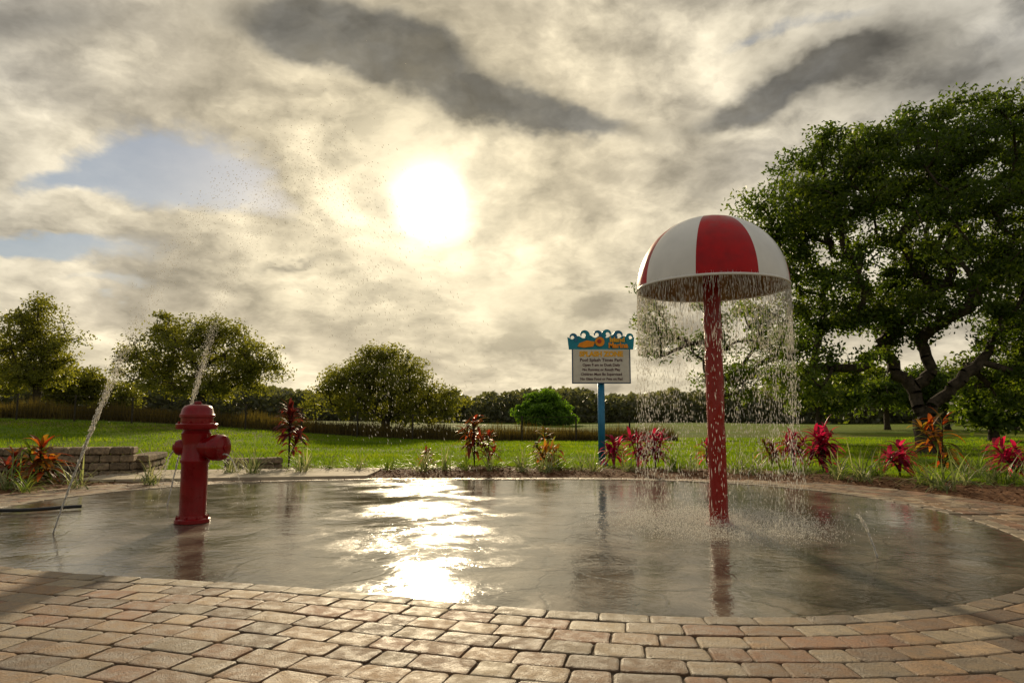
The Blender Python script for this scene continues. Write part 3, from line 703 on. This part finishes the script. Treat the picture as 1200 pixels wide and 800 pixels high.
# ---------------- hydrant
root=bpy.data.objects.new("fire_hydrant",None); root.location=(hx,hy,0); link(root,None,"red fire hydrant water feature standing on wet pad","hydrant")
redh=redpaint("hydrant_red_paint",(.20,.002,.004),.3,False,.25)
def hp(name,parts,smooth=True):
    mb=MB()
    for v,f in parts: mb.add(v,f)
    o=mb.obj(name,redh,smooth); link(o,root)
    md=o.modifiers.new("e",'EDGE_SPLIT'); md.split_angle=math.radians(38)
def bolts(r,z,n,s=.012,h=.02):
    return [lathe([(s,z),(s,z+h),(s*.6,z+h+.004)],6,Matrix.Translation((r*math.cos(2*math.pi*i/n),r*math.sin(2*math.pi*i/n),0))) for i in range(n)]
hp("base_flange",[lathe([(.15,.001),(.155,.006),(.155,.035),(.15,.04),(.128,.045),(.125,.07)],40)]+bolts(.14,.04,8))
hp("barrel",[lathe([(.118,.04),(.116,.30),(.118,.54),(.132,.56),(.132,.575),(.124,.59),(.127,.79),(.132,.82),(.120,.84),(.120,.86)],40)])
hp("bonnet",[lathe([(.120,.855),(.178,.86),(.184,.868),(.184,.905),(.176,.913),(.142,.918),(.142,.965),(.154,.972),(.154,.995),(.146,1.002),(.134,1.05),(.112,1.078),(.07,1.09),(.035,1.092)],40)]+bolts(.164,.908,8))
hp("operating_nut",[lathe([(.045,1.088),(.045,1.098),(.034,1.102),(.032,1.115),(.024,1.12)],5)])
def nz(dirv,length,r,rc,z=.69):
    q=Vector(dirv).to_track_quat('Z','Y').to_matrix().to_4x4(); M=Matrix.Translation((0,0,z))@q
    return lathe([(r,.06),(r,length-.14),(rc,length-.13),(rc*1.03,length-.115),(rc*1.03,length-.045),(rc*.92,length-.018),(rc*.6,length-.004),(.03,length),(.03,length+.01),(.02,length+.012)],28,M)
hp("nozzle",[nz((1,-.25,0),.32,.095,.118,.69)])
hp("nozzle",[nz((-1,-.15,0),.19,.055,.072)])
hp("nozzle",[nz((.15,1,0),.2,.055,.07)])
# ---------------- water
m,t,out=newmat("water_drop"); 
tr=t.n('ShaderNodeBsdfTranslucent'); tr.inputs[0].default_value=(.95,.92,.86,1)
df=t.n('ShaderNodeBsdfDiffuse'); df.inputs[0].default_value=(.75,.75,.72,1)
a1=t.n('ShaderNodeMixShader'); a1.inputs[0].default_value=.6; t.nt.links.new(df.outputs[0],a1.inputs[1]); t.nt.links.new(tr.outputs[0],a1.inputs[2])
t.nt.links.new(a1.outputs[0],out.inputs[0]); waterm=m
def drops(name,C,Dr,L,W,label,cat="water",parent=None):
    C=np.asarray(C,float); n=len(C); u=np.asarray(Dr,float); u=u/np.linalg.norm(u,axis=1)[:,None]
    a=np.cross(u,np.array([.3,1,.2])); a/=np.linalg.norm(a,axis=1)[:,None]; b=np.cross(u,a)
    L=np.asarray(L)[:,None]*np.ones((n,1)); W=np.asarray(W)[:,None]*np.ones((n,1))
    ring=[C+a*W,C+b*W,C-a*W,C-b*W]
    vs=np.stack([C-u*L]+ring+[C+u*L],1).reshape(-1,3); tri=[]
    base=np.arange(n)*6
    for i in range(4):
        j=(i+1)%4
        tri.append(np.column_stack([base,base+1+j,base+1+i])); tri.append(np.column_stack([base+5,base+1+i,base+1+j]))
    o=mk(name,vs,np.concatenate(tri),waterm,False); link(o,parent,label,cat,"stuff"); return o
nst=300; C=[];Dv=[];Ls=[];Ws=[]
for s in range(nst):
    a=2*math.pi*(s+random.uniform(-.5,.5))/nst; str_=random.uniform(.15,1.5)*(.75+.7*mnoise.noise(Vector((math.cos(a)*4,math.sin(a)*4,0)))); nd=int(56*str_)
    v0=random.uniform(-.04,.09); wob=random.uniform(0,6.3)
    for k in range(nd):
        z=RZ-.01-(RZ-.01)*random.random()**1.3; fall=RZ-z; tt=math.sqrt(2*fall/9.8)
        r=RD*.985+v0*tt+random.gauss(0,.004+.012*fall)
        aa=a+random.gauss(0,.003+.010*fall)+.012*math.sin(wob+fall*5)
        C.append((mx+r*math.cos(aa),my+r*math.sin(aa),z)); Dv.append((math.cos(aa)*.02,math.sin(aa)*.02,-1)); Ls.append(random.uniform(.004,.020)*(1+.2*fall)*(1 if random.random()<.85 else 1.8)); Ws.append(random.uniform(.0010,.0031)*(1-.12*fall))
for k in range(2200):
    a=random.uniform(0,2*math.pi); z=RZ-.01-random.random()**1.6*.6; C.append((mx+RD*math.cos(a),my+RD*math.sin(a),z)); Dv.append((0,0,-1)); Ls.append(random.uniform(.015,.06)); Ws.append(random.uniform(.001,.0026))
drops("water_curtain",C,Dv,Ls,Ws,"curtain of water drops falling from the mushroom canopy")
C=[];Dv=[];Ls=[];Ws=[]
for k in range(15000):
    a=random.uniform(0,2*math.pi); r=RD*1.0+random.gauss(0,.2); z=abs(random.gauss(0,.032))*(1 if random.random()<.85 else 3)
    C.append((mx+r*math.cos(a),my+r*math.sin(a),z+.003)); Dv.append((random.gauss(0,.4),random.gauss(0,.4),1)); Ls.append(random.uniform(.002,.008)); Ws.append(random.uniform(.0010,.0030))
for k in range(3500):
    a=random.uniform(0,2*math.pi); r=.08+abs(random.gauss(.0,.18)); z=abs(random.gauss(0,.04))
    C.append((mx+r*math.cos(a),my+r*math.sin(a),z+.003)); Dv.append((random.gauss(0,.4),random.gauss(0,.4),1)); Ls.append(random.uniform(.002,.008)); Ws.append(random.uniform(.001,.0028))
drops("water_splash",C,Dv,Ls,Ws,"splashing drops around the mushroom post foot")
def jet(x0,y0,vx,vy,vz,solid,n,label,z0=0.0,w=.006,tmax=None,jit=.05,n_solid=1500,name="water_jet"):
    C=[];Dv=[];Ls=[];Ws=[]
    T=tmax or (vz+math.sqrt(vz*vz+2*9.8*z0))/9.8
    for k in range(n_solid):
        tt=solid*random.random()**1.2; s=.002+.036*(tt/solid)**2*jit/.05
        C.append((x0+vx*tt+random.gauss(0,s),y0+vy*tt+random.gauss(0,s),max(.005,z0+vz*tt-4.9*tt*tt+random.gauss(0,s)))); Dv.append((vx,vy,vz-9.8*tt)); Ls.append(random.uniform(.010,.045)*(1-.8*tt/solid)*(.35 if z0>0 or tmax else 1)); Ws.append(random.uniform(.4,1.1)*w*(1-.62*tt/solid))
    for k in range(n):
        u=random.random()**1.3
        tt=solid*.6+(T-solid*.6)*u; s=.03+.20*(tt/T)*jit/.05; f_=random.gauss(1,.05*jit/.05)
        z=z0+vz*f_*tt-4.9*tt*tt+random.gauss(0,s)*.6
        if z<.01: continue
        C.append((x0+vx*f_*tt+random.gauss(0,s)*.8,y0+vy*tt+random.gauss(0,s),z)); Dv.append((vx,vy,vz-9.8*tt)); Ls.append(random.uniform(.003,.008)*(1+2.5*max(0,tt-.9))); Ws.append(random.uniform(.0014,.0044)*(1-.6*max(0,tt-.9)))
    drops(name,C,Dv,Ls,Ws,label)
x0,y0=G(62,625); jet(x0,y0,2.15,.15,7.9,.28,2300,"tall arching water jet rising from pad edge",w=.0062)
x0,y0=G(196,592); jet(x0,y0,1.55,-.1,8.5,.30,2300,"second arching water jet behind the hydrant",w=.0062)
x0,y0=G(1028,653); jet(x0,y0,-.62,.1,2.5,.18,6,"small leaning water jet on wet pad",w=.0058,tmax=.20,jit=.008,n_solid=600)
jet(hx+.28,hy-.1,.70,-.05,.5,.36,30,"thin stream pouring from hydrant nozzle",z0=.62,w=.005,tmax=.38,jit=.012,n_solid=600)
jet(hx-.17,hy-.03,-.35,-.05,.5,.38,30,"thin stream pouring from hydrant cap",z0=.64,w=.005,tmax=.39,jit=.012,n_solid=600)
def tubepath(pts_,r,sides=8):
    nodes=[Vector(p) for p in pts_]; return tube_segments(nodes,[-1]+list(range(len(nodes)-1)),[r]*len(nodes),sides)
x1,y1=G(-40,604);x2,y2=G(92,597)
ptsh=[(x1+(x2-x1)*k/14,y1+(y2-y1)*k/14+.05*math.sin(k*.6),.03) for k in range(15)]
v,f=tubepath(ptsh,.018); hm=simple("black_rubber",(.012,.012,.012),.5,.4)
link(mk("garden_hose",v,f,hm,True),None,"black rubber hose lying across the brick paving","hose")
